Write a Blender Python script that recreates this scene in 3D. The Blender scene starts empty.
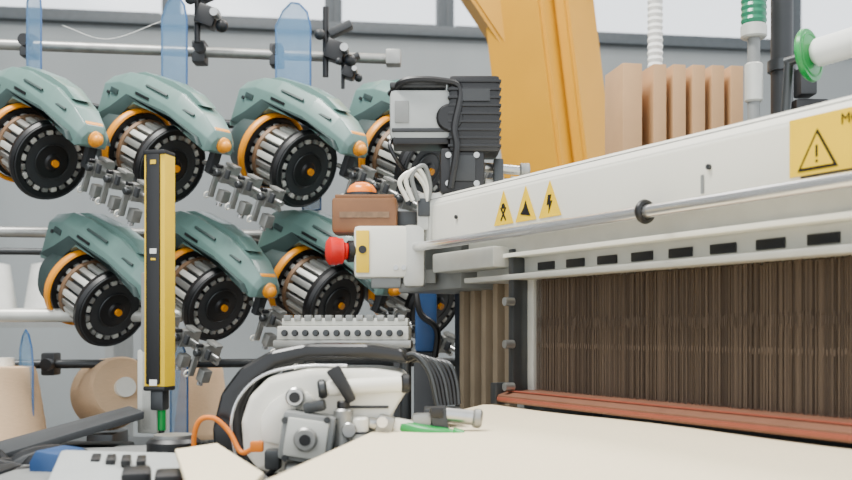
import bpy, bmesh, math, random
from mathutils import Vector, Matrix
random.seed(4)
R=math.radians
# ------------------------------------------------------------------ materials
def lin(c):
    o=[]
    for v in c:
        v=v/255.0
        o.append(v/12.92 if v<=0.04045 else ((v+0.055)/1.055)**2.4)
    return tuple(o)+(1.0,)
def mat(name,c,rough=0.5,metal=0.0,var=0.10,scale=30,bump=0.0,trans=0.0,alpha=1.0,emit=0.0,stretch=None,coat=0.0):
    m=bpy.data.materials.new(name); m.use_nodes=True
    nt=m.node_tree; b=nt.nodes['Principled BSDF']
    tc=nt.nodes.new('ShaderNodeTexCoord'); n=nt.nodes.new('ShaderNodeTexNoise')
    n.inputs['Scale'].default_value=scale; n.inputs['Detail'].default_value=4
    if stretch:
        mp=nt.nodes.new('ShaderNodeMapping'); mp.inputs['Scale'].default_value=stretch
        nt.links.new(tc.outputs['Object'],mp.inputs['Vector']); nt.links.new(mp.outputs['Vector'],n.inputs['Vector'])
    else: nt.links.new(tc.outputs['Object'],n.inputs['Vector'])
    cr=nt.nodes.new('ShaderNodeValToRGB'); l=lin(c)
    cr.color_ramp.elements[0].position=0.3; cr.color_ramp.elements[1].position=0.7
    cr.color_ramp.elements[0].color=tuple(max(0,v*(1-var)) for v in l[:3])+(1,)
    cr.color_ramp.elements[1].color=tuple(min(1,v*(1+var)) for v in l[:3])+(1,)
    nt.links.new(n.outputs['Fac'],cr.inputs['Fac']); nt.links.new(cr.outputs['Color'],b.inputs['Base Color'])
    b.inputs['Roughness'].default_value=rough; b.inputs['Metallic'].default_value=metal
    b.inputs['Transmission Weight'].default_value=trans; b.inputs['Alpha'].default_value=alpha
    b.inputs['Coat Weight'].default_value=coat
    if emit:
        b.inputs['Emission Color'].default_value=l; b.inputs['Emission Strength'].default_value=emit
    if bump:
        bp=nt.nodes.new('ShaderNodeBump'); bp.inputs['Strength'].default_value=bump; bp.inputs['Distance'].default_value=0.002
        nt.links.new(n.outputs['Fac'],bp.inputs['Height']); nt.links.new(bp.outputs['Normal'],b.inputs['Normal'])
    return m
TEAL=mat('teal_paint',(95,124,117),0.34,coat=0.2,var=.05)
TEALD=mat('teal_dark',(44,60,58),0.5)
ORANGE=mat('orange_plastic',(232,146,0),0.4,var=.04)
STEEL=mat('steel',(185,185,182),0.30,0.9,var=.08,scale=60)
STEELM=mat('steel_matt',(152,152,148),0.40,0.7,var=.16,scale=40)
CHROME=mat('chrome',(225,225,225),0.2,0.85,var=.03)
DSTEEL=mat('dark_steel',(70,72,73),0.4,0.7)
BLACK=mat('black_plastic',(14,14,16),0.42,var=.2)
BLACKM=mat('black_rubber',(16,16,17),0.30,var=.2)
DGREY=mat('dark_grey',(42,44,46),0.5)
GREY=mat('grey_paint',(124,126,124),0.45,var=.06)
WHITE=mat('loom_white',(230,228,215),0.42,var=.03,scale=6)
ALU=mat('aluminium',(196,196,188),0.4,0.25,var=.05)
CREAM=mat('cream_casing',(236,233,220),0.28,var=.03,coat=.3)
YELLOW=mat('crane_yellow',(200,142,0),0.5,var=.05,scale=5)
YSIGN=mat('sign_yellow',(236,194,0),0.5,var=.03)
RED=mat('red_button',(215,12,8),0.4,var=.04)
AMBER=mat('amber_dome',(245,125,0),0.25,var=.04,emit=0.2)
AMBERB=mat('amber_box',(122,80,44),0.35,var=.1)
GREEN=mat('green_plastic',(0,135,55),0.35,var=.08)
GREENL=mat('green_lens',(40,120,88),0.2,var=.08)
BLUE=mat('blue_plastic',(28,66,112),0.45,var=.08)
COPPER=mat('yarn_winding',(122,96,72),0.5,0.2,var=.25,scale=90)
YARN=mat('cone_yarn',(216,182,144),0.85,var=.06,scale=80,bump=.4,stretch=(1,1,12))
YARNW=mat('white_yarn',(228,228,222),0.8,var=.05)
WOOD=mat('beige_slats',(182,142,100),0.6,var=.07,scale=12)
WOODD=mat('slat_backing',(100,76,54),0.6,var=.07,scale=12)
SHAFT=mat('shaft_slats',(150,132,108),0.6,var=.1,scale=12)
HEDD=mat('heddle_wire',(97,83,70),0.5,0.1,var=.15,scale=25,stretch=(40,1,0.6))
HEDD3=mat('heddle_wire_dark',(72,60,50),0.6,0.0,var=.15,scale=25,stretch=(40,1,0.6))
HEDD2=mat('warp_brown',(58,48,39),0.8,var=.15,scale=14,stretch=(90,1,0.4))
PINK=mat('rail_red',(132,66,48),0.5,var=.08)
BROWNW=mat('rail_brown',(112,74,54),0.55,var=.1)
CLOTH=mat('woven_cloth',(228,213,180),0.85,var=.04,scale=250,bump=.25)
ORC=mat('orange_cable',(222,118,0),0.45)
WALL=mat('wall_grey',(134,139,140),0.85,var=.12,scale=1.2,bump=.1,stretch=(1,1,.35))
FLOOR=mat('floor_concrete',(120,118,114),0.7,var=.12,scale=2)
CEIL=mat('ceiling_paint',(200,202,202),0.8,var=.04,scale=2)
FRAME=mat('window_frame',(66,72,76),0.5)
CASEG=mat('case_greyblue',(164,168,166),0.42,var=.05)
def acrylic(name,c,a):
    m=mat(name,c,0.08,var=.04); m.node_tree.nodes['Principled BSDF'].inputs['Alpha'].default_value=a; return m
ACR=acrylic('blue_acrylic',(110,150,185),0.45)
ACRE=acrylic('blue_acrylic_edge',(60,95,140),0.85)
PANE=acrylic('window_pane',(240,246,252),0.08)

# ------------------------------------------------------------------ mesh builder
def basis(d):
    d=Vector(d).normalized(); up=Vector((0,0,1)) if abs(d.z)<.95 else Vector((0,1,0))
    a=up.cross(d).normalized(); b=d.cross(a).normalized(); return d,a,b
class B:
    def __init__(s,name,M=None):
        s.name=name; s.bm=bmesh.new(); s.mats=[]; s.M=M or Matrix.Identity(4)
    def _merge(s,t,m,M=None):
        if m not in s.mats: s.mats.append(m)
        i=s.mats.index(m)
        bmesh.ops.recalc_face_normals(t,faces=t.faces)
        for f in t.faces: f.material_index=i; f.smooth=True
        t.transform(s.M@(M or Matrix.Identity(4)))
        me=bpy.data.meshes.new('t'); t.to_mesh(me); t.free(); s.bm.from_mesh(me); bpy.data.meshes.remove(me)
    def box(s,c,size,m,bev=0.0,rot=(0,0,0)):
        t=bmesh.new(); bmesh.ops.create_cube(t,size=1.0)
        bmesh.ops.scale(t,vec=Vector(size),verts=t.verts)
        if bev: bmesh.ops.bevel(t,geom=t.edges[:],offset=min(bev,min(size)*.45),segments=2,affect='EDGES',profile=.6)
        M=Matrix.Translation(c)@Matrix.Rotation(R(rot[2]),4,'Z')@Matrix.Rotation(R(rot[1]),4,'Y')@Matrix.Rotation(R(rot[0]),4,'X')
        s._merge(t,m,M); return s
    def boxes(s,lst,m):
        t=bmesh.new()
        for c,z in lst:
            v=[t.verts.new((c[0]+i*z[0]/2,c[1]+j*z[1]/2,c[2]+k*z[2]/2)) for i in (-1,1) for j in (-1,1) for k in (-1,1)]
            for q in ((0,1,3,2),(4,6,7,5),(0,4,5,1),(2,3,7,6),(0,2,6,4),(1,5,7,3)): t.faces.new([v[a] for a in q])
        s._merge(t,m); return s
    def lathe(s,o,axis,prof,m,seg=28,cap=True):
        d,a,b=basis(axis); o=Vector(o); t=bmesh.new(); rings=[]
        for x,r in prof:
            rings.append([t.verts.new(o+d*x+(a*math.cos(k*2*math.pi/seg)+b*math.sin(k*2*math.pi/seg))*max(r,1e-5)) for k in range(seg)])
        for i in range(len(rings)-1):
            for k in range(seg):
                t.faces.new((rings[i][k],rings[i][(k+1)%seg],rings[i+1][(k+1)%seg],rings[i+1][k]))
        if cap: t.faces.new(rings[0][::-1]); t.faces.new(rings[-1])
        s._merge(t,m); return s
    def cyl(s,p0,p1,r,m,r2=None,seg=20,bev=0.0):
        p0=Vector(p0);p1=Vector(p1);L=(p1-p0).length; r2=r if r2 is None else r2
        if bev: pr=[(0,r-bev),(bev,r),(L-bev,r2),(L,r2-bev)]
        else: pr=[(0,r),(L,r2)]
        return s.lathe(p0,p1-p0,pr,m,seg)
    def torus(s,o,axis,Rr,r,m,seg=32,ps=8,flat=1.0):
        pr=[(math.sin(k*2*math.pi/ps)*r*flat,Rr+math.cos(k*2*math.pi/ps)*r) for k in range(ps+1)]
        return s.lathe(o,axis,pr,m,seg,cap=False)
    def prism(s,pts,y0,y1,m,bev=0.0,plane='xz',seg=2):
        t=bmesh.new()
        def P(a,b,c): return {'xz':(a,c,b),'xy':(a,b,c),'yz':(c,a,b)}[plane]
        v0=[t.verts.new(P(a,b,y0)) for a,b in pts]; v1=[t.verts.new(P(a,b,y1)) for a,b in pts]
        t.faces.new(v0); t.faces.new(v1[::-1]); n=len(pts)
        for i in range(n): t.faces.new((v0[i],v1[i],v1[(i+1)%n],v0[(i+1)%n]))
        bmesh.ops.recalc_face_normals(t,faces=t.faces)
        if bev:
            bmesh.ops.bevel(t,geom=t.edges[:],offset=bev,segments=seg,affect='EDGES',profile=.6,clamp_overlap=True)
        s._merge(t,m); return s
    def loft(s,secs,m,bev=0.0):
        t=bmesh.new(); L=[[t.verts.new(p) for p in q] for q in secs]; n=len(L[0])
        for i in range(len(L)-1):
            for k in range(n): t.faces.new((L[i][k],L[i][(k+1)%n],L[i+1][(k+1)%n],L[i+1][k]))
        t.faces.new(L[0][::-1]); t.faces.new(L[-1])
        bmesh.ops.recalc_face_normals(t,faces=t.faces)
        if bev: bmesh.ops.bevel(t,geom=t.edges[:],offset=bev,segments=2,affect='EDGES',profile=.6,clamp_overlap=True)
        s._merge(t,m); return s
    def sphere(s,c,r,m,sc=(1,1,1),seg=20):
        t=bmesh.new(); bmesh.ops.create_uvsphere(t,u_segments=seg,v_segments=seg//2,radius=r)
        s._merge(t,m,Matrix.Translation(c)@Matrix.Diagonal(Vector(tuple(sc)+(1,)))); return s
    def tube(s,pts,r,m,seg=8,sub=6):
        p=[Vector(q) for q in pts]; o=[]
        if sub>1 and len(p)>2:
            e=[p[0]*2-p[1]]+p+[p[-1]*2-p[-2]]
            for i in range(1,len(e)-2):
                for k in range(sub):
                    u=k/sub
                    o.append(.5*((2*e[i])+(e[i+1]-e[i-1])*u+(2*e[i-1]-5*e[i]+4*e[i+1]-e[i+2])*u*u+(3*e[i]-e[i-1]-3*e[i+1]+e[i+2])*u**3))
            o.append(p[-1])
        else: o=p
        t=bmesh.new(); rings=[]; a=None
        for i,q in enumerate(o):
            d=(o[min(i+1,len(o)-1)]-o[max(i-1,0)]).normalized()
            if a is None: _,a,_b=basis(d)
            a=(a-d*a.dot(d)).normalized(); b=d.cross(a)
            rings.append([t.verts.new(q+(a*math.cos(k*2*math.pi/seg)+b*math.sin(k*2*math.pi/seg))*r) for k in range(seg)])
        for i in range(len(rings)-1):
            for k in range(seg): t.faces.new((rings[i][k],rings[i][(k+1)%seg],rings[i+1][(k+1)%seg],rings[i+1][k]))
        t.faces.new(rings[0][::-1]); t.faces.new(rings[-1]); s._merge(t,m); return s
    def mesh(s):
        me=bpy.data.meshes.new(s.name); s.bm.to_mesh(me); s.bm.free()
        for m in s.mats: me.materials.append(m)
        me.set_sharp_from_angle(angle=R(32)); return me
    def done(s,parent=None,M=None):
        o=bpy.data.objects.new(s.name,s.mesh()); bpy.context.collection.objects.link(o)
        if M is not None: o.matrix_world=M
        if parent: o.parent=parent
        return o
def empty(name,M=None):
    o=bpy.data.objects.new(name,None); bpy.context.collection.objects.link(o); o.empty_display_size=.05
    if M is not None: o.matrix_world=M
    return o
def text(name,body,size,loc,rot,m,parent,al='CENTER'):
    c=bpy.data.curves.new(name,'FONT'); c.body=body; c.size=size; c.extrude=0.0001; c.align_x=al; c.align_y='CENTER'
    o=bpy.data.objects.new(name,c); bpy.context.collection.objects.link(o); c.materials.append(m)
    o.parent=parent; o.location=loc; o.rotation_euler=rot; return o
def T(x,y,z,s=1.0,rz=0): return Matrix.Translation((x,y,z))@Matrix.Rotation(R(rz),4,'Z')@Matrix.Scale(s,4)

# ------------------------------------------------------------------ room
WA=8.0
WM=Matrix.Translation((0,6,0))@Matrix.Rotation(R(WA),4,'Z')
w=B('wall_back'); w.box((0,.1,1.45),(13,.2,2.9),WALL); w.box((0,.1,4.6),(13,.2,.8),WALL); w.done(M=WM)
sill=B('trim_1'); sill.box((0,-.03,2.90),(13,.06,.06),FRAME,.005); sill.done(M=WM)
edges=[-6.4,-4.4,-3.0,-1.5,-.55,.13,1.0,2.38,3.8,5.2,6.4]
for i in range(len(edges)-1):
    a,b=edges[i],edges[i+1]; f=B('window_%d'%(i+1)); c=(a+b)/2; L=b-a
    for x in (a+.025,b-.025): f.box((x,.1,3.55),(.05,.1,1.3),FRAME,.004)
    f.box((c,.1,2.945),(L-.12,.1,.05),FRAME); f.box((c,.1,4.18),(L-.12,.1,.05),FRAME)
    f.box((c,.1,3.6),(L-.12,.04,.03),FRAME)
    f.box((c,.1,3.56),(L-.12,.006,1.2),PANE)
    f.done(M=WM)
w=B('wall_left'); w.box((-5.6,1.5,2.5),(.2,7.6,5.0),WALL); w.done()
f=B('floor'); f.box((0,2,-.05),(14,12,.1),FLOOR); f.done()
c=B('ceiling'); c.box((0,3.2,5.05),(14,8.6,.1),CEIL); c.done()

# ------------------------------------------------------------------ crane
k=B('yellow_crane_leg')
def slab(b,x0,z0,x1,z1,wd,dp,m,rz,y):
    L=math.hypot(x1-x0,z1-z0); an=math.degrees(math.atan2(x1-x0,z1-z0))
    t=bmesh.new(); bmesh.ops.create_cube(t,size=1.0); bmesh.ops.scale(t,vec=(wd,dp,L),verts=t.verts)
    bmesh.ops.bevel(t,geom=t.edges[:],offset=.012,segments=2,affect='EDGES')
    M=Matrix.Translation(((x0+x1)/2,y,(z0+z1)/2))@Matrix.Rotation(R(an),4,'Y')@Matrix.Rotation(R(rz),4,'Z')
    b._merge(t,m,M)
slab(k,.61,0.0,.25,3.0,.22,.26,YELLOW,-38,3.3)
slab(k,.37,1.95,-.30,2.95,.11,.16,YELLOW,0,3.3)
slab(k,.745,0.0,.385,3.0,.05,.20,YELLOW,-38,3.25)
k.box((.2,3.3,3.0),(2.6,.26,.3),YELLOW,.01)
k.box((.60,3.3,.02),(.6,.6,.04),YELLOW,.01)
k.done()

# ------------------------------------------------------------------ yarn feeder
def feeder_mesh():
    b=B('yarn_feeder')
    secs=[]
    for x,hw,zb,zs,zt in ((-.246,.032,.040,.082,.096),(-.234,.042,.018,.098,.116),(-.180,.047,.030,.116,.140),(-.12,.048,.088,.120,.149),(-.01,.047,.092,.113,.147),(.060,.042,.076,.102,.130),(.100,.034,.066,.092,.110),(.110,.027,.072,.086,.098)):
        secs.append([(x,-hw,zb),(x,hw,zb),(x,hw,zs),(x,hw*.62,zt),(x,-hw*.62,zt),(x,-hw,zs)])
    b.loft(secs,TEAL,.002)
    b.prism([(-.19,.136),(-.15,.152),(-.06,.159),(.0,.155),(.045,.141),(.0,.13)],-.019,.019,TEAL,.003)
    b.prism([(-.232,.028),(-.19,.062),(-.15,.100),(-.02,.103),(.08,.087),(.095,.073),(.06,.082),(.0,.096),(-.12,.092),(-.165,.036)],-.0490,.0490,TEALD,.002)
    b.box((-.07,-.0415,.132),(.07,.004,.005),TEALD,.001,rot=(-35,0,0)); b.box((.03,-.037,.120),(.04,.004,.005),TEALD,.001,rot=(-35,0,0))
    b.box((-.19,-.0470,.094),(.026,.004,.012),TEALD,.002); b.box((-.10,-.0485,.110),(.045,.002,.006),BLACK,.001)
    for x in (-.21,.04): b.cyl((x,-.044,.086),(x,-.048,.086),.004,DSTEEL,seg=10)
    b.cyl((.098,0,.086),(.118,0,.086),.015,ORANGE,bev=.004); b.sphere((.118,0,.086),.011,ORANGE)
    b.cyl((.092,-.021,.105),(.092,.021,.105),.009,ORANGE,bev=.003); b.box((.092,0,.098),(.020,.026,.018),ORANGE,.003)
    # motor cup + thin ring
    b.lathe((-.215,0,0),(1,0,0),[(0,.03),(.004,.052),(.03,.068),(.07,.074),(.078,.07)],TEALD,36)
    b.torus((-.126,0,0),(1,0,0),.080,.0048,ORANGE,44,8,2.0)
    b.lathe((-.14,0,0),(1,0,0),[(0,.07),(.02,.074),(.022,.064)],BLACK,36)
    # ribbed drum
    b.cyl((-.12,0,0),(-.01,0,0),.055,DGREY,seg=32)
    for i in range(20):
        a=i*2*math.pi/20
        b.box((-.065,.0600*math.cos(a),.0600*math.sin(a)),(.112,.0125,.009),STEELM if i%2 else ALU,.002,rot=(math.degrees(a)+90,0,0))
    b.lathe((-.110,0,0),(1,0,0),[(0,.060),(.002,.0665),(.012,.0665),(.014,.060)],COPPER,36)
    # black brake cage / brush disc
    b.lathe((-.03,0,0),(1,0,0),[(0,.062),(0,.080),(.012,.083),(.02,.080),(.02,.066),(.010,.060),(.008,.044),(.012,.040),(.022,.034),(.024,.018),(.028,.014),(.03,.001)],BLACK,44,cap=False)
    b.torus((-.009,0,0),(1,0,0),.077,.0015,DGREY,44,6)
    for i in range(44):
        a=i*2*math.pi/44
        b.box((-.018,.055*math.cos(a),.055*math.sin(a)),(.005,.0014,.022),DGREY,rot=(math.degrees(a)-90,0,0))
    b.torus((-.008,0,0),(1,0,0),.036,.0014,DSTEEL,30,6)
    b.cyl((-.004,0,0),(.005,0,0),.007,ORANGE)
    # arm and guide brackets
    b.box((.075,.02,.055),(.016,.02,.07),DGREY,.003)
    b.cyl((.05,.02,.034),(.285,.02,.034),.005,STEEL); b.cyl((.05,.034,.018),(.27,.034,.018),.0045,STEEL)
    for j,x in enumerate((.125,.19,.255)):
        b.box((x,.022,.034),(.014,.042,.034),STEELM,.002)
        b.box((x-.003,-.004,.014),(.006,.012,.058),STEEL,.0015)
        b.box((x+.014,.012,-.006),(.018,.020,.024),STEELM,.002)
        b.cyl((x,-.014,.034),(x,-.002,.034),.007,DSTEEL,bev=.002)
        b.cyl((x,-.012,.048),(x,-.001,.048),.004,BLACK)
        b.box((x+.008,.020,.055),(.03,.016,.005),STEELM,.001); b.box((x+.022,-.002,.040),(.010,.006,.018),DGREY,.001)
        b.cyl((x+.012,.01,-.026),(x+.012,.01,-.02),.006,CHROME)
        b.torus((x-.012,-.006,-.014),(1,0,0),.006,.0015,CREAM,16,6)
    b.box((-.13,.055,.10),(.04,.03,.03),DGREY,.004); b.cyl((-.13,.06,.10),(-.13,.15,.10),.009,DSTEEL)
    return b.mesh()
fm=feeder_mesh()
ax=Vector((.715,-.555,-.42)).normalized(); up=(Vector((0,0,1))-ax*ax.z).normalized(); yy=up.cross(ax)
FR=Matrix((ax,yy,up)).transposed().to_4x4()
F=[(-.735,1.98,1.450),(-.500,2.0,1.443),(-.235,2.03,1.441),(.010,2.10,1.453),
   (-.610,1.98,1.155),(-.41,2.03,1.165),(-.175,2.06,1.170),(.03,2.10,1.17)]
for i,p in enumerate(F):
    o=bpy.data.objects.new('yarn_feeder' if i==0 else 'yarn_feeder.%03d'%i,fm); bpy.context.collection.objects.link(o)
    o.matrix_world=Matrix.Translation(p)@Matrix.Rotation(R([0,2,-2,1,1,-2,2,0][i]),4,'Z')@FR

# ------------------------------------------------------------------ creel frame
c=B('creel_frame')
def rod(b,x0,x1,z,r,m,y=2.25): b.cyl((x0,y+.14*x0+.07,z),(x1,y+.14*x1+.07,z),r,m)
rod(c,-1.35,-.07,1.745,.0115,STEELM); rod(c,-1.35,.13,1.585,.010,DSTEEL); rod(c,-1.35,.13,1.335,.012,STEELM)
rod(c,-1.35,-.5,1.15,.014,ALU,2.05); rod(c,-1.35,.13,1.045,.010,DSTEEL); rod(c,-1.35,.13,1.30,.008,DSTEEL,2.35)
for x,h in ((-1.33,1.76),(.10,1.62)):
    c.box((x,2.36+.14*x,h/2),(.05,.05,h),DSTEEL,.004); c.box((x,2.36+.14*x,.01),(.2,.3,.02),DSTEEL,.003)
for x,z in ((-.875,1.745),(-.83,1.045),(-.51,1.745),(-.34,1.745)):
    c.box((x,2.33+.14*x,z),(.03,.045,.05),DGREY,.005); c.cyl((x+.01,2.29+.14*x,z),(x+.01,2.27+.14*x,z),.013,BLACK)
def clamp(x,z,sc):
    y=2.24+.14*x
    c.box((x,y,z),(.04*sc,.04,.04*sc),BLACK,.006,rot=(0,20,0)); c.sphere((x+.03*sc,y-.01,z-.02*sc),.013*sc,BLACK)
    c.cyl((x-.02*sc,y,z-.05*sc),(x-.02*sc,y,z+.09*sc),.006*sc,BLACK); c.box((x+.01*sc,y,z+.045*sc),(.05*sc,.03,.016*sc),DGREY,.004,rot=(0,-25,0))
    c.cyl((x+.02*sc,y-.04,z),(x+.02*sc,y,z),.008*sc,STEEL); c.sphere((x-.03*sc,y-.02,z+.03*sc),.011*sc,DGREY)
clamp(-.475,1.80,1.1); clamp(-.20,1.735,1.1); clamp(-.17,1.69,.7)
c.cyl((-.485,2.17,1.78),(-.485,2.17,1.95),.006,BLACK)
c.box((-.075,2.30,1.745),(.035,.04,.035),STEELM,.005)
c.done()
def guard(x,z0,z1,wd,rz,nm):
    g=B(nm); h=z1-z0
    out=[(-wd/2,0),(wd/2,0),(wd/2,h*.72),(wd*.40,h*.86),(wd*.18,h*.96),(-wd*.05,h),(-wd*.3,h*.95),(-wd/2,h*.84)]
    g.prism(out,-.002,.002,ACR)
    for i in range(len(out)):
        p,q=out[i],out[(i+1)%len(out)]; g.cyl((p[0],0,p[1]),(q[0],0,q[1]),.0022,ACRE,seg=6)
    g.done(M=Matrix.Translation((x,2.22+.14*x,z0))@Matrix.Rotation(R(rz),4,'Z'))
for x,z0,z1,wd,rz in ((-.825,1.60,1.86,.085,-50),(-.54,1.60,1.84,.11,-48),(-.29,1.60,1.835,.125,-46),(-.84,.86,1.12,.08,-50),(-.53,.88,1.10,.08,-50),(-.25,1.38,1.56,.07,-50)):
    guard(x,z0,z1,wd,rz,'acrylic_guard')
for x,z in ((-.40,1.60),(-.16,1.60),(-.55,1.30),(-.12,1.33)):
    r=B('thread_reel'); r.cyl((x,2.42,z),(x+.02,2.40,z),.055,BLACK,seg=30,bev=.003); r.cyl((x+.02,2.40,z),(x+.08,2.36,z),.025,DGREY)
    r.cyl((x+.08,2.36,z),(x+.095,2.35,z),.05,BLACK,seg=30,bev=.003); r.torus((x+.0,2.42,z),(1,-.7,0),.06,.003,STEEL); r.done()
sh=B('cone_shelf'); sh.box((-.86,2.33,.83),(.75,.6,.02),DSTEEL,.003)
for x in (-1.2,-.52):
    for y in (2.10,2.57): sh.box((x,y,.41),(.03,.03,.82),DSTEEL)
sh.box((-.735,2.31,.86),(.06,.12,.05),DSTEEL,.004)
sh.done()
def cone(p,axis,r0,r1,L):
    b=B('yarn_cone'); pr=[(0,r0*.55),(0,r0*.97),(.008,r0)]
    for i in range(1,12): u=i/12; pr.append((L*u,r0+(r1-r0)*u+(.0008 if i%2 else 0)))
    pr+= [(L,r1*.96),(L+.002,r1*.4)]
    b.lathe(p,axis,pr,YARN,36); d=Vector(axis).normalized(); b.cyl(Vector(p)-d*.012,Vector(p)+d*(L+.02),r1*.32,CREAM); b.done()
cone((-.885,2.10,.852),(0,0,1),.092,.062,.190)
cone((-.74,2.32,.970),(.5,-.85,.15),.084,.068,.16)
cone((-.56,2.50,.852),(0,0,1),.07,.05,.18)
b=B('yarn_cone_rack')
for i in range(2):
    x=-2.0+i*.27; b.lathe((x,4.6,1.16),(0,0,1),[(0,.06),(.005,.12),(.26,.08),(.27,.03)],YARNW,24)
b.box((-1.94,4.6,1.145),(1.1,.3,.025),GREY)
for x in (-2.47,-1.41): b.box((x,4.6,.58),(.04,.3,1.15),GREY)
b.done()

# ------------------------------------------------------------------ loom
LM=Matrix.Translation((-.018,1.6,0))@Matrix.Rotation(math.atan2(-.879,.476),4,'Z')
loom=empty('weaving_loom',LM)
def part(n): return B(n)
def fin(b): o=b.done(); o.parent=loom; return o
SE=2.0
b=part('top_beam')
b.prism([(.02,1.262),(.02,1.318),(.036,1.336),(.20,1.345),(.20,1.262)],.02,SE,WHITE,.003,'yz')
b.prism([(.04,1.262),(.04,1.228),(.055,1.222),(.055,1.192),(.15,1.192),(.15,1.262)],.10,SE,ALU,.002,'yz')
b.box((SE/2+.05,.047,1.195),(SE-.1,.03,.008),ALU,.002)
b.box((SE/2+.05,.043,1.226),(SE-.1,.022,.006),WHITE,.001)
b.prism([(.015,1.258),(.015,1.322),(.036,1.342),(.205,1.35),(.205,1.258)],-.012,.02,ALU,.005,'yz')
b.box((SE/2,.019,1.3275),(SE,.001,.0012),GREY)
for s in (.10,.63,1.2): b.cyl((s,.0195,1.292),(s,.0165,1.292),.003,DGREY,seg=12)
b.box((.62,.019,1.275),(.004,.001,.02),GREY)
fin(b)
b=part('beam_slots')
for i in range(25): b.box((.285+.066*i,.0545,1.2085),(.038,.004,.011),BLACK,.001)
fin(b)
b=part('guard_rail')
b.cyl((-.03,0,1.252),(SE,0,1.252),.0075,CHROME,seg=24)
for s in (-.02,.551,1.1,1.6):
    b.torus((s,0,1.252),(1,0,0),.0105,.0035,BLACK,20,8,1.2); b.box((s,.013,1.255),(.008,.02,.012),BLACK,.002)
fin(b)
b=part('heddles')
for row,(t,sp) in enumerate(((.060,.0020),(.065,.0018),(.070,.0018),(.076,.0018),(.083,.0020))):
    s=.255; L1=[];L2=[]
    while s<1.75:
        e=((s,t+random.uniform(-.001,.001),1.113+random.uniform(-.002,.002)),(random.choice((.0005,.0006,.0008)),.0008,.155))
        (L1 if random.random()<.5 else L2).append(e)
        s+=sp*random.uniform(.75,1.25)
    b.boxes(L1,HEDD); b.boxes(L2,HEDD3)
# heddle eyes: short thicker links at mid height, seen as a faint band
b.boxes([((.256+.0031*i,.0592,1.128+.0022*(i%3)),(.0011,.0008,.012)) for i in range(480)],HEDD3)
b.boxes([((.257+.0043*i,.0590,1.098+.0015*(i%2)),(.0010,.0008,.006)) for i in range(345)],HEDD)
fin(b)
b=part('warp_sheet'); b.box((1.0,.11,1.113),(1.5,.004,.16),HEDD2); b.box((1.0,.098,1.080),(1.5,.006,.06),HEDD2); fin(b)
b=part('reed_rail')
b.prism([(.018,1.018),(.018,1.028),(.032,1.032),(.075,1.037),(.075,1.018)],.21,1.78,BROWNW,.002,'yz')
b.box((1.0,.0165,1.023),(1.56,.003,.005),PINK,.001)
b.box((1.0,.034,1.0335),(1.56,.006,.002),PINK,.0005)
b.box((.21,.04,1.03),(.015,.05,.03),DSTEEL,.002)
fin(b)
b=part('cloth')
t=bmesh.new()
nx,ny=60,16
lf=lambda tt:(.20 if tt>.02 else .20+(.02-tt)/.25*.177) if tt>-.231 else .377+(-.231-tt)/.235*.296
g=[]
for j in range(ny+1):
    tt=.03-.60*j/ny; s0=lf(tt); row=[]
    for i in range(nx+1):
        s=s0+(1.78-s0)*i/nx
        z=1.0125+.003*math.exp(-((tt+.02)/.03)**2)+.0010*math.sin(s*14+tt*9)-.004*max(0,-tt-.1)
        row.append(t.verts.new((s,tt,z)))
    g.append(row)
for j in range(ny):
    for i in range(nx): t.faces.new((g[j][i],g[j][i+1],g[j+1][i+1],g[j+1][i]))
b._merge(t,CLOTH); fin(b)
b=part('end_frame')
b.box((.225,.05,1.125),(.012,.03,.22),DSTEEL,.002); b.box((.19,.10,1.10),(.02,.05,.30),GREY,.003)
b.box((.235,.07,1.113),(.02,.02,.16),ALU,.002)
for i in range(5):
    b.box((.10-.035*i,.125,1.09),(.014,.03,.22),SHAFT,.002); b.box((.10-.035*i,.12,1.205),(.016,.035,.012),DSTEEL,.002)
b.box((.05,.17,1.12),(.4,.02,.30),DGREY,.003)
for z in (1.16,1.10,1.04): b.cyl((.232,.02,z),(.232,.035,z),.006,STEEL,seg=12)
b.box((.12,.04,1.225),(.18,.05,.03),ALU,.004)
b.box((-.05,.12,1.225),(.22,.14,.08),GREY,.006)
fin(b)
b=part('base')
b.box((.9,.02,.46),(2.2,1.16,.92),GREY,.01)
b.box((.95,.35,1.0),(2.1,.04,.5),DGREY,.005)
b.box((.8,.5,1.24),(2.4,.36,.28),GREY,.01)
b.prism([(.22,.02),(.40,-.24),(.70,-.47),(.74,-.54),(1.85,-.54),(1.85,.02)],.90,.998,DSTEEL,.003,'xy')
fin(b)
b=part('warning_label')
b.box((.850,.0190,1.2935),(.226,.0012,.055),YSIGN)
def tri(b,s,z,wd,h,y,m): b.prism([(s-wd/2,z),(s+wd/2,z),(s,z+h)],y,y+.0006,m)
tri(b,.770,1.2700,.046,.038,.0178,BLACK); tri(b,.770,1.2728,.036,.030,.0172,YSIGN)
b.box((.770,.0170,1.2870),(.0025,.0004,.011),BLACK); b.box((.770,.0170,1.2775),(.0025,.0004,.0025),BLACK)
b.box((.87,.019,1.2645),(.24,.001,.002),BLACK)
fin(b)
text('label_text','MOTOR',.014,(.796,.0176,1.311),(R(90),0,0),BLACK,loom,'LEFT')
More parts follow.
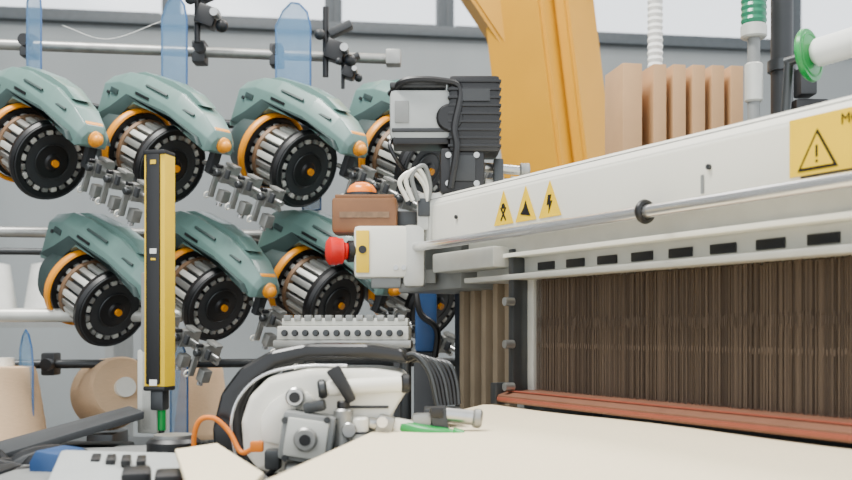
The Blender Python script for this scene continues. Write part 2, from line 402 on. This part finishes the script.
for n,s in enumerate((.232,.287,.343)):
    b=part('warning_triangle')
    tri(b,s,1.268,.050,.048,.0185,YSIGN)
    if n==0: b.box((s,.0182,1.283),(.003,.0004,.022),BLACK,rot=(0,35,0)); b.box((s,.0181,1.283),(.003,.0004,.022),BLACK,rot=(0,-35,0)); b.cyl((s,.0178,1.294),(s,.0184,1.294),.004,BLACK)
    if n==1: b.prism([(s-.012,1.278),(s+.012,1.274),(s+.004,1.288),(s+.001,1.296),(s-.004,1.286)],.0178,.0184,BLACK)
    if n==2: b.prism([(s-.003,1.297),(s+.004,1.297),(s+.001,1.289),(s+.006,1.289),(s-.002,1.273),(s-.001,1.284),(s-.006,1.284)],.0178,.0184,BLACK)
    fin(b)

# ------------------------------------------------------------------ motor unit on the beam end
b=B('warp_drive_motor',T(0,1.62,1.12,.0016))
b.box((-5,0,214),(62,44,50),CASEG,6); b.box((-5,-22,198),(58,3,4),DGREY,1); b.box((-8,-2,243),(56,40,6),DGREY,2); b.box((-5,-1,188),(56,40,8),BLACK,2)
b.box((-24,-22.5,216),(14,2,22),GREY,1)
b.box((48,0,214),(50,50,76),BLACK,4)
for i in range(9): b.box((48,0,182+i*8),(53,53,3),BLACKM,1)
b.cyl((24,-14,210),(24,-26,210),14,BLACK,bev=2)
b.box((48,-26,232),(30,2,12),DGREY)
b.box((36,-2,158),(44,40,46),BLACK,4); b.box((36,-23,160),(26,4,26),DGREY,2)
for dx in (-14,14):
    for dz in (-14,14): b.cyl((36+dx,-22,159+dz),(36+dx,-25,159+dz),3,STEEL,seg=10)
b.tube([(-36,-10,236),(-20,-26,246),(15,-26,246),(34,-24,238),(28,-28,200),(30,-30,178),(24,-26,140)],3.5,BLACK)
b.tube([(-30,-10,196),(-36,-20,184),(-30,-22,170),(-22,-14,160)],2.2,BLACKM)
for i in range(3): b.tube([(-18+5*i,-22,128),(-26+6*i,-26,146+3*i),(-14+6*i,-26,156+3*i),(-2+3*i,-20,144),(2,-18,128)],2.4,CREAM if i<2 else GREY)
b.box((6,0,118),(30,34,38),ALU,4); b.box((-2,-18,122),(12,3,18),DSTEEL,1); b.box((40,6,128),(60,36,18),GREY,3)
b.cyl((60,20,168),(100,30,166),5,STEEL); b.cyl((60,16,150),(98,20,150),6,CREAM,bev=1); b.cyl((98,30,166),(108,30,166),8,STEELM,bev=1)
b.box((74,12,158),(10,12,34),DSTEEL,2)
b.done()

b=B('emergency_stop_box',T(0,1.60,1.12,.0016))
b.box((-44,10,78),(56,30,52),WHITE,5); b.box((-12,8,74),(22,26,62),ALU,5); b.box((-63,-6,78),(13,2,42),YSIGN,.5); b.cyl((-63,-8,80),(-63,-6,80),4,BLACK)
b.cyl((-72,6,79),(-79,4,79),11,BLACK,bev=1); b.lathe((-79,4,79),(-1,-.25,0),[(0,8),(3,9),(5,13),(9,13),(11,14),(18,14),(21,10),(22,3)],RED,28)
b.box((-40,8,48),(30,16,12),GREY,2)
b.box((-20,20,54),(60,20,14),GREY,2)
for x in (-30,-22): b.cyl((x,-5,62),(x,-7,62),2.5,STEEL,seg=10)
b.done()
b=B('amber_signal_lamp',T(0,1.63,1.12,.0016))
b.box((-62,8,116),(66,40,36),AMBERB,4); b.box((-62,8,135),(60,36,4),AMBERB,1.5); b.cyl((-66,8,136),(-66,8,140),17,DGREY)
b.lathe((-66,8,139),(0,0,1),[(0,15),(4,15),(9,12),(12,7),(13,1)],AMBER,26)
b.box((-62,-13,116),(50,1.5,6),COPPER); b.cyl((-62,20,98),(-50,24,60),5,DSTEEL); b.box((-20,14,112),(22,20,20),DSTEEL,3)
b.done()

# ------------------------------------------------------------------ slat rack, tower, conduit, spool
b=B('heddle_slat_rack',T(.395,1.93,1.385,1,10))
for i in range(6):
    x=.0+.040*i+(.016 if i else 0); wd=.040 if i==0 else .027
    b.box((x,.04,.124+.001*i),(wd,.10,.248),WOOD,.003)
b.box((.11,.10,.115),(.24,.02,.21),WOODD,.003); b.box((.11,.05,.004),(.28,.15,.02),DSTEEL,.002)
b.done()
b=B('signal_tower')
b.cyl((.590,1.8,1.37),(.590,1.8,1.66),.011,GREY); b.cyl((.590,1.8,1.53),(.590,1.8,1.60),.016,ALU,bev=.003)
b.cyl((.590,1.8,1.645),(.590,1.8,1.67),.023,ALU,bev=.003)
b.lathe((.590,1.8,1.67),(0,0,1),[(0,.021)]+[(.006*i,.021+(.002 if i%2 else 0)) for i in range(1,13)]+[(.078,.018)],GREENL,28)
b.cyl((.590,1.8,1.748),(.590,1.8,1.82),.022,CREAM,bev=.003)
b.done()
b=B('dark_column'); b.cyl((.662,1.86,1.37),(.662,1.86,2.6),.020,DGREY); b.cyl((.662,1.86,1.38),(.662,1.86,1.44),.032,BLACK,bev=.004); b.cyl((.662,1.86,1.60),(.662,1.86,1.62),.026,DSTEEL)
b.box((.70,1.84,1.46),(.06,.06,.16),BLACK,.006); b.box((.69,1.82,1.57),(.03,.04,.05),DGREY,.004); b.done()
b=B('corrugated_conduit')
b.lathe((.495,2.16,1.36),(0,0,1),[(.007*i,.017 if i%2 else .0145) for i in range(180)],YARNW,20); b.done()
b=B('green_thread_spool')
d=Vector((.70,-.70,.10)).normalized(); o=Vector((.478,1.25,1.463))
b.lathe(o,d,[(-.004,.012),(-.004,.031),(0,.034),(.004,.033),(.006,.014)],GREEN,36); b.torus(o+d*.004,d,.027,.0018,GREEN); b.cyl(o-d*.012,o-d*.002,.011,CREAM)
b.lathe(o+d*.006,d,[(0,.012),(.004,.016)]+[(.006+.003*i,.0175+(.0006 if i%2 else 0)) for i in range(40)]+[(.13,.012)],YARNW,28)
b.lathe(o+d*.135,d,[(0,.012),(0,.033),(.006,.033),(.008,.014)],GREEN,36)
b.cyl(o-d*.03,o+d*.15,.006,DSTEEL)
b.cyl(o-d*.025,(o.x-.02,o.y+.03,1.36),.006,DSTEEL); b.box((o.x-.01,o.y+.03,1.352),(.06,.05,.02),BLACK,.004)
b.done()

# ------------------------------------------------------------------ safety light curtain
b=B('safety_light_curtain',T(-.346,1.3,1.12,.0013,-14))
b.box((0,0,60),(23,22,236),YSIGN,2); b.box((-1,-9,60),(15,8,228),BLACK,1.5)
b.box((0,-1,176),(24,23,5),BLACK,2); b.box((0,-1,-58),(24,23,5),BLACK,2)
b.box((0,-13.3,-52),(8,.6,6),YARNW); b.box((0,-13.3,78),(7,.6,5),YARNW); b.box((0,-13.3,70),(5,.6,2),YSIGN); b.box((0,-13.3,166),(6,.6,4),YSIGN)
b.box((0,0,-70),(14,14,20),DSTEEL,2); b.cyl((2,0,-80),(2,0,-100),4,GREEN); b.cyl((2,0,-100),(0,0,-122),3,BLACK)
b.box((-15,10,-22),(14,18,160),GREY,2); b.box((-15,12,-62),(22,22,84),ALU,2)
b.box((-4,10,-20),(16,10,10),DSTEEL,1)
b.done()

# side cabinet & clutter
b=B('loom_side_cabinet')
b.box((-.50,1.18,.46),(.55,.62,.92),DGREY,.01)
b.box((-.34,1.10,.945),(.26,.34,.06),GREY,.01)
b.box((-.275,.95,.962),(.16,.15,.036),CASEG,.006,rot=(14,3,12))
b.loft([[(-.56,1.27,.965),(-.50,1.18,.965),(-.355,1.26,1.008),(-.40,1.35,1.008)],[(-.56,1.27,.974),(-.50,1.18,.974),(-.355,1.26,1.018),(-.40,1.35,1.018)]],DGREY,.002)
b.box((-.45,1.27,.95),(.14,.08,.05),BLACK,.006)
b.cyl((-.285,1.13,.975),(-.285,1.13,.998),.030,BLACK,seg=30,bev=.004); b.cyl((-.285,1.13,.998),(-.285,1.13,1.002),.022,STEELM)
for x,y in ((-.262,.905),(-.228,.890)):
    b.box((x,y,.984),(.026,.024,.022),BLACK,.005,rot=(12,0,12))
b.box((-.200,.875,.984),(.024,.018,.012),ORC,.003,rot=(12,0,14))
for i in range(4): b.box((-.325+.016*i,.985-.004*i,.992),(.009,.020,.008),BLACK,.002,rot=(12,0,12))
b.box((-.27,1.05,.972),(.04,.04,.02),DGREY,.004)
b.box((-.215,1.03,.945),(.10,.26,.05),STEELM,.004,rot=(0,0,18))
b.done()
b=B('blue_junction_box')
b.prism([(-.028,-.06),(.028,-.06),(.028,.016),(.018,.034),(-.018,.038),(-.028,.02)],-.04,.04,BLUE,.006); b.box((0,-.041,-.01),(.03,.004,.03),DGREY,.002)
b.cyl((.028,0,.0),(.07,.01,.0),.010,BLUE,bev=.002)
b.done(M=T(-.384,1.05,.970,.7,-10))
b=B('cable_bundle')
for i in range(12):
    x=-.53+.014*i+random.uniform(-.01,.01); y=1.08+random.uniform(-.06,.06)
    b.tube([(x-.06,y,.92),(x-.03,y-.02,.960+.02*random.random()),(x+.02,y+.02,.965+.015*random.random()),(x+.05,y-.01,.92)],.006,BLACK if i%3 else DGREY)
b.box((-.47,1.02,.950),(.09,.08,.06),BLACK,.01); b.sphere((-.44,.99,.980),.014,DSTEEL); b.box((-.42,.96,.950),(.05,.05,.04),BLACK,.005,rot=(0,0,30))
b.tube([(-.50,1.07,.97),(-.45,1.0,.985),(-.42,1.0,.965),(-.41,1.03,.94)],.003,RED)
b.done()

# ------------------------------------------------------------------ rapier drive head
b=B('rapier_drive_head',T(-.132,1.12,1.018,.00116))
b.prism([(-86,-44),(-88,-5),(-80,28),(-62,52),(-34,68),(0,75),(60,75),(92,70),(98,56),(60,60),(2,59),(-26,52),(-46,38),(-58,14),(-60,-10),(-50,-36),(-36,-54),(-50,-62),(-70,-58)],-24,80,BLACKM,6,seg=3)
b.prism([(-58,-26),(-60,2),(-52,26),(-34,44),(4,52),(66,52),(92,48),(98,34),(84,12),(70,-20),(40,-42),(-20,-49),(-44,-44)],-30,70,CREAM,12,seg=4)
b.prism([(-40,-16),(-41,4),(-33,20),(-18,30),(4,31),(12,22),(-4,16),(-16,2),(-20,-20)],-36,-26,CREAM,5)
b.tube([(-64,-32,-30),(-68,-34,0),(-60,-34,26),(-38,-34,46),(-4,-33,54),(40,-32,55)],1.4,CHROME,10)
b.cyl((22,-42,34),(92,-32,38),7.5,CREAM,bev=2); b.cyl((90,-32,38),(99,-31,38),9,BLACK,bev=2); b.cyl((22,-42,34),(14,-43,33),9,DSTEEL,bev=2)
b.cyl((-7,-34,26),(-7,-46,26),9,STEEL,bev=1.5); b.cyl((-7,-46,26),(-7,-49,26),5,BLACK)
b.box((56,-31,16),(46,3,2.5),DGREY,1)
b.box((6,-48,-10),(48,34,44),GREY,4,rot=(0,8,0)); b.box((6,-66,-10),(38,6,35),ALU,3,rot=(0,8,0)); b.cyl((6,-68,-10),(6,-75,-10),11,STEELM,bev=2); b.cyl((6,-75,-10),(6,-78,-10),5,BLACK)
for dx in (-19,19):
    for dz in (-17,17): b.cyl((6+dx,-64,-10+dz),(6+dx,-69,-10+dz),3,DSTEEL,seg=10)
b.cyl((-14,-54,-40),(34,-54,-38),8,STEELM,bev=2); b.box((-26,-50,-30),(14,20,18),DSTEEL,3); b.box((12,-50,18),(20,18,10),DSTEEL,3,rot=(0,-10,0))
b.cyl((38,-48,-24),(38,-48,16),9,STEELM,bev=2); b.cyl((38,-48,16),(38,-48,23),6,BLACK,bev=1); b.cyl((53,-46,-28),(53,-46,8),8,CREAM,bev=2)
b.torus((53,-46,-6),(0,0,1),8,1.2,DGREY,24,6)
b.cyl((44,-52,-3),(44,-60,-3),7,STEEL,bev=1); b.box((48,-42,-34),(30,20,10),DGREY,2)
b.prism([(22,50),(34,56),(44,38),(50,24),(42,20),(34,33)],-54,-44,BLACK,2.5)
b.cyl((60,-42,2),(94,-34,-4),6,STEEL,bev=1); b.box((76,-38,0),(16,18,18),STEELM,3,rot=(0,15,0)); b.box((92,-34,-2),(20,16,14),CREAM,3,rot=(0,10,0)); b.cyl((74,-50,4),(74,-56,4),5,CHROME)
b.box((72,-42,-18),(22,14,10),DGREY,2,rot=(0,10,0))
b.cyl((103,-34,-8),(110,-34,-8),9,BLACK,bev=1)
b.box((110,-30,2),(18,18,16),STEELM,3); b.box((127,-32,0),(16,20,34),DSTEEL,4,rot=(0,-8,0)); b.box((124,-44,12),(12,6,10),BLACK,2)
b.cyl((130,-34,9),(160,-34,6),7,STEEL,bev=1.5); b.cyl((157,-34,6),(166,-34,5),9,STEELM,bev=2)
b.tube([(92,-36,-2),(104,-40,-5),(116,-44,-7),(132,-46,-9),(142,-46,-12)],7,GREEN,12); b.cyl((102,-36,-9),(98,-35,-6),8,STEELM); b.cyl((137,-46,-10),(147,-46,-13),9,GREEN,bev=1)
b.prism([(-56,-58),(-20,-58),(60,-42),(104,-27),(104,-21),(60,-35),(-20,-50),(-56,-50)],-50,40,STEELM,1.5)
b.box((10,10,-60),(130,60,24),DGREY,3)
for i in range(7):
    b.tube([(88+6*i,10+4*i,58),(102+6*i,6+4*i,64-2*i),(117+4.5*i,4+4*i,47-2*i),(125+3.5*i,2+4*i,14)],2.8,BLACKM if i%3 else DSTEEL,8)
b.box((130,16,8),(36,40,8),DSTEEL,2)
b.tube([(-100,-34,-44),(-102,-36,-14),(-96,-38,4),(-82,-40,6),(-68,-42,-6),(-56,-48,-24),(-44,-54,-20),(-36,-56,-14)],2.4,ORC,10)
b.tube([(-76,-28,-44),(-62,-40,-56),(-40,-44,-50),(-20,-50,-36)],2.4,BLACK)
b.box((-40,-56,-18),(12,8,10),ORC,2)
b.done()
b=B('selvedge_strip'); b.prism([(-.240,.957),(-.211,1.01),(-.130,.80),(-.128,.70),(-.165,.70)],1.000,1.006,CLOTH,.001,'xy'); b.box((-.17,.86,.96),(.05,.2,.08),DSTEEL,.004,rot=(0,0,20)); b.done()
b=B('solenoid_valve_bank',T(-.122,1.5,1.12,.0015,-6))
b.box((0,0,-3),(132,26,14),ALU,2); b.box((0,-8,-14),(138,20,8),STEELM,2); b.box((0,6,8),(128,16,8),ALU,2)
for i in range(12):
    b.cyl((-58+10.5*i,-13,-3),(-58+10.5*i,-18,-3),2.6,DSTEEL,seg=12); b.cyl((-58+10.5*i,-13,-3),(-58+10.5*i,-14,-3),3.4,DGREY,seg=12); b.box((-58+10.5*i,2,12),(7,12,6),STEELM if i%2 else GREY,1)
b.cyl((-60,10,-14),(-60,10,-120),6,DSTEEL); b.cyl((60,10,-14),(60,10,-120),6,DSTEEL)
b.done()
b=B('blue_post'); b.box((.0,1.85,1.14),(.040,.03,.12),BLUE,.006); b.box((-.045,1.86,.95),(.03,.03,.36),DGREY,.004); b.box((0,1.86,.54),(.045,.03,1.08),DGREY,.004)
b.tube([(-.02,1.82,1.20),(-.01,1.80,1.15),(.02,1.80,1.12),(.015,1.82,1.06)],.006,BLACK); b.done()
b=B('yarn_strand')
b.tube([(-.80,2.2,1.79),(-.70,2.2,1.76),(-.58,2.2,1.80)],.0007,YARNW,6)
b.done()

# ------------------------------------------------------------------ light, world, camera
W=bpy.data.worlds.new('w'); bpy.context.scene.world=W; W.use_nodes=True
W.node_tree.nodes['Background'].inputs[0].default_value=(.90,.95,1,1); W.node_tree.nodes['Background'].inputs[1].default_value=2.5
def area(n,loc,tgt,sx,sy,e,col=(1,1,1)):
    l=bpy.data.lights.new(n,'AREA'); l.shape='RECTANGLE'; l.size=sx; l.size_y=sy; l.energy=e; l.color=col
    o=bpy.data.objects.new(n,l); bpy.context.collection.objects.link(o); o.location=loc
    o.rotation_euler=(Vector(tgt)-Vector(loc)).to_track_quat('-Z','Y').to_euler(); return o
area('ceiling_light_a',(-1.2,.9,4.6),(-.3,2,1.2),2.0,.8,330,(1,.98,.94))
area('ceiling_light_b',(1.8,2.6,4.7),(.3,1.8,1.2),2.0,.8,160,(1,.98,.95))
area('ceiling_light_c',(0,4.0,4.7),(0,4.8,0),4.0,1.0,80,(1,.98,.95))
cd=bpy.data.cameras.new('cam'); co=bpy.data.objects.new('camera',cd); bpy.context.collection.objects.link(co)
co.location=(0,0,1.12); co.rotation_euler=(R(90),0,0); cd.sensor_width=36; cd.lens=36*1000/852; cd.shift_y=90/852
cd.clip_start=.01; cd.dof.use_dof=True; cd.dof.focus_distance=1.5; cd.dof.aperture_fstop=7.0
bpy.context.scene.camera=co
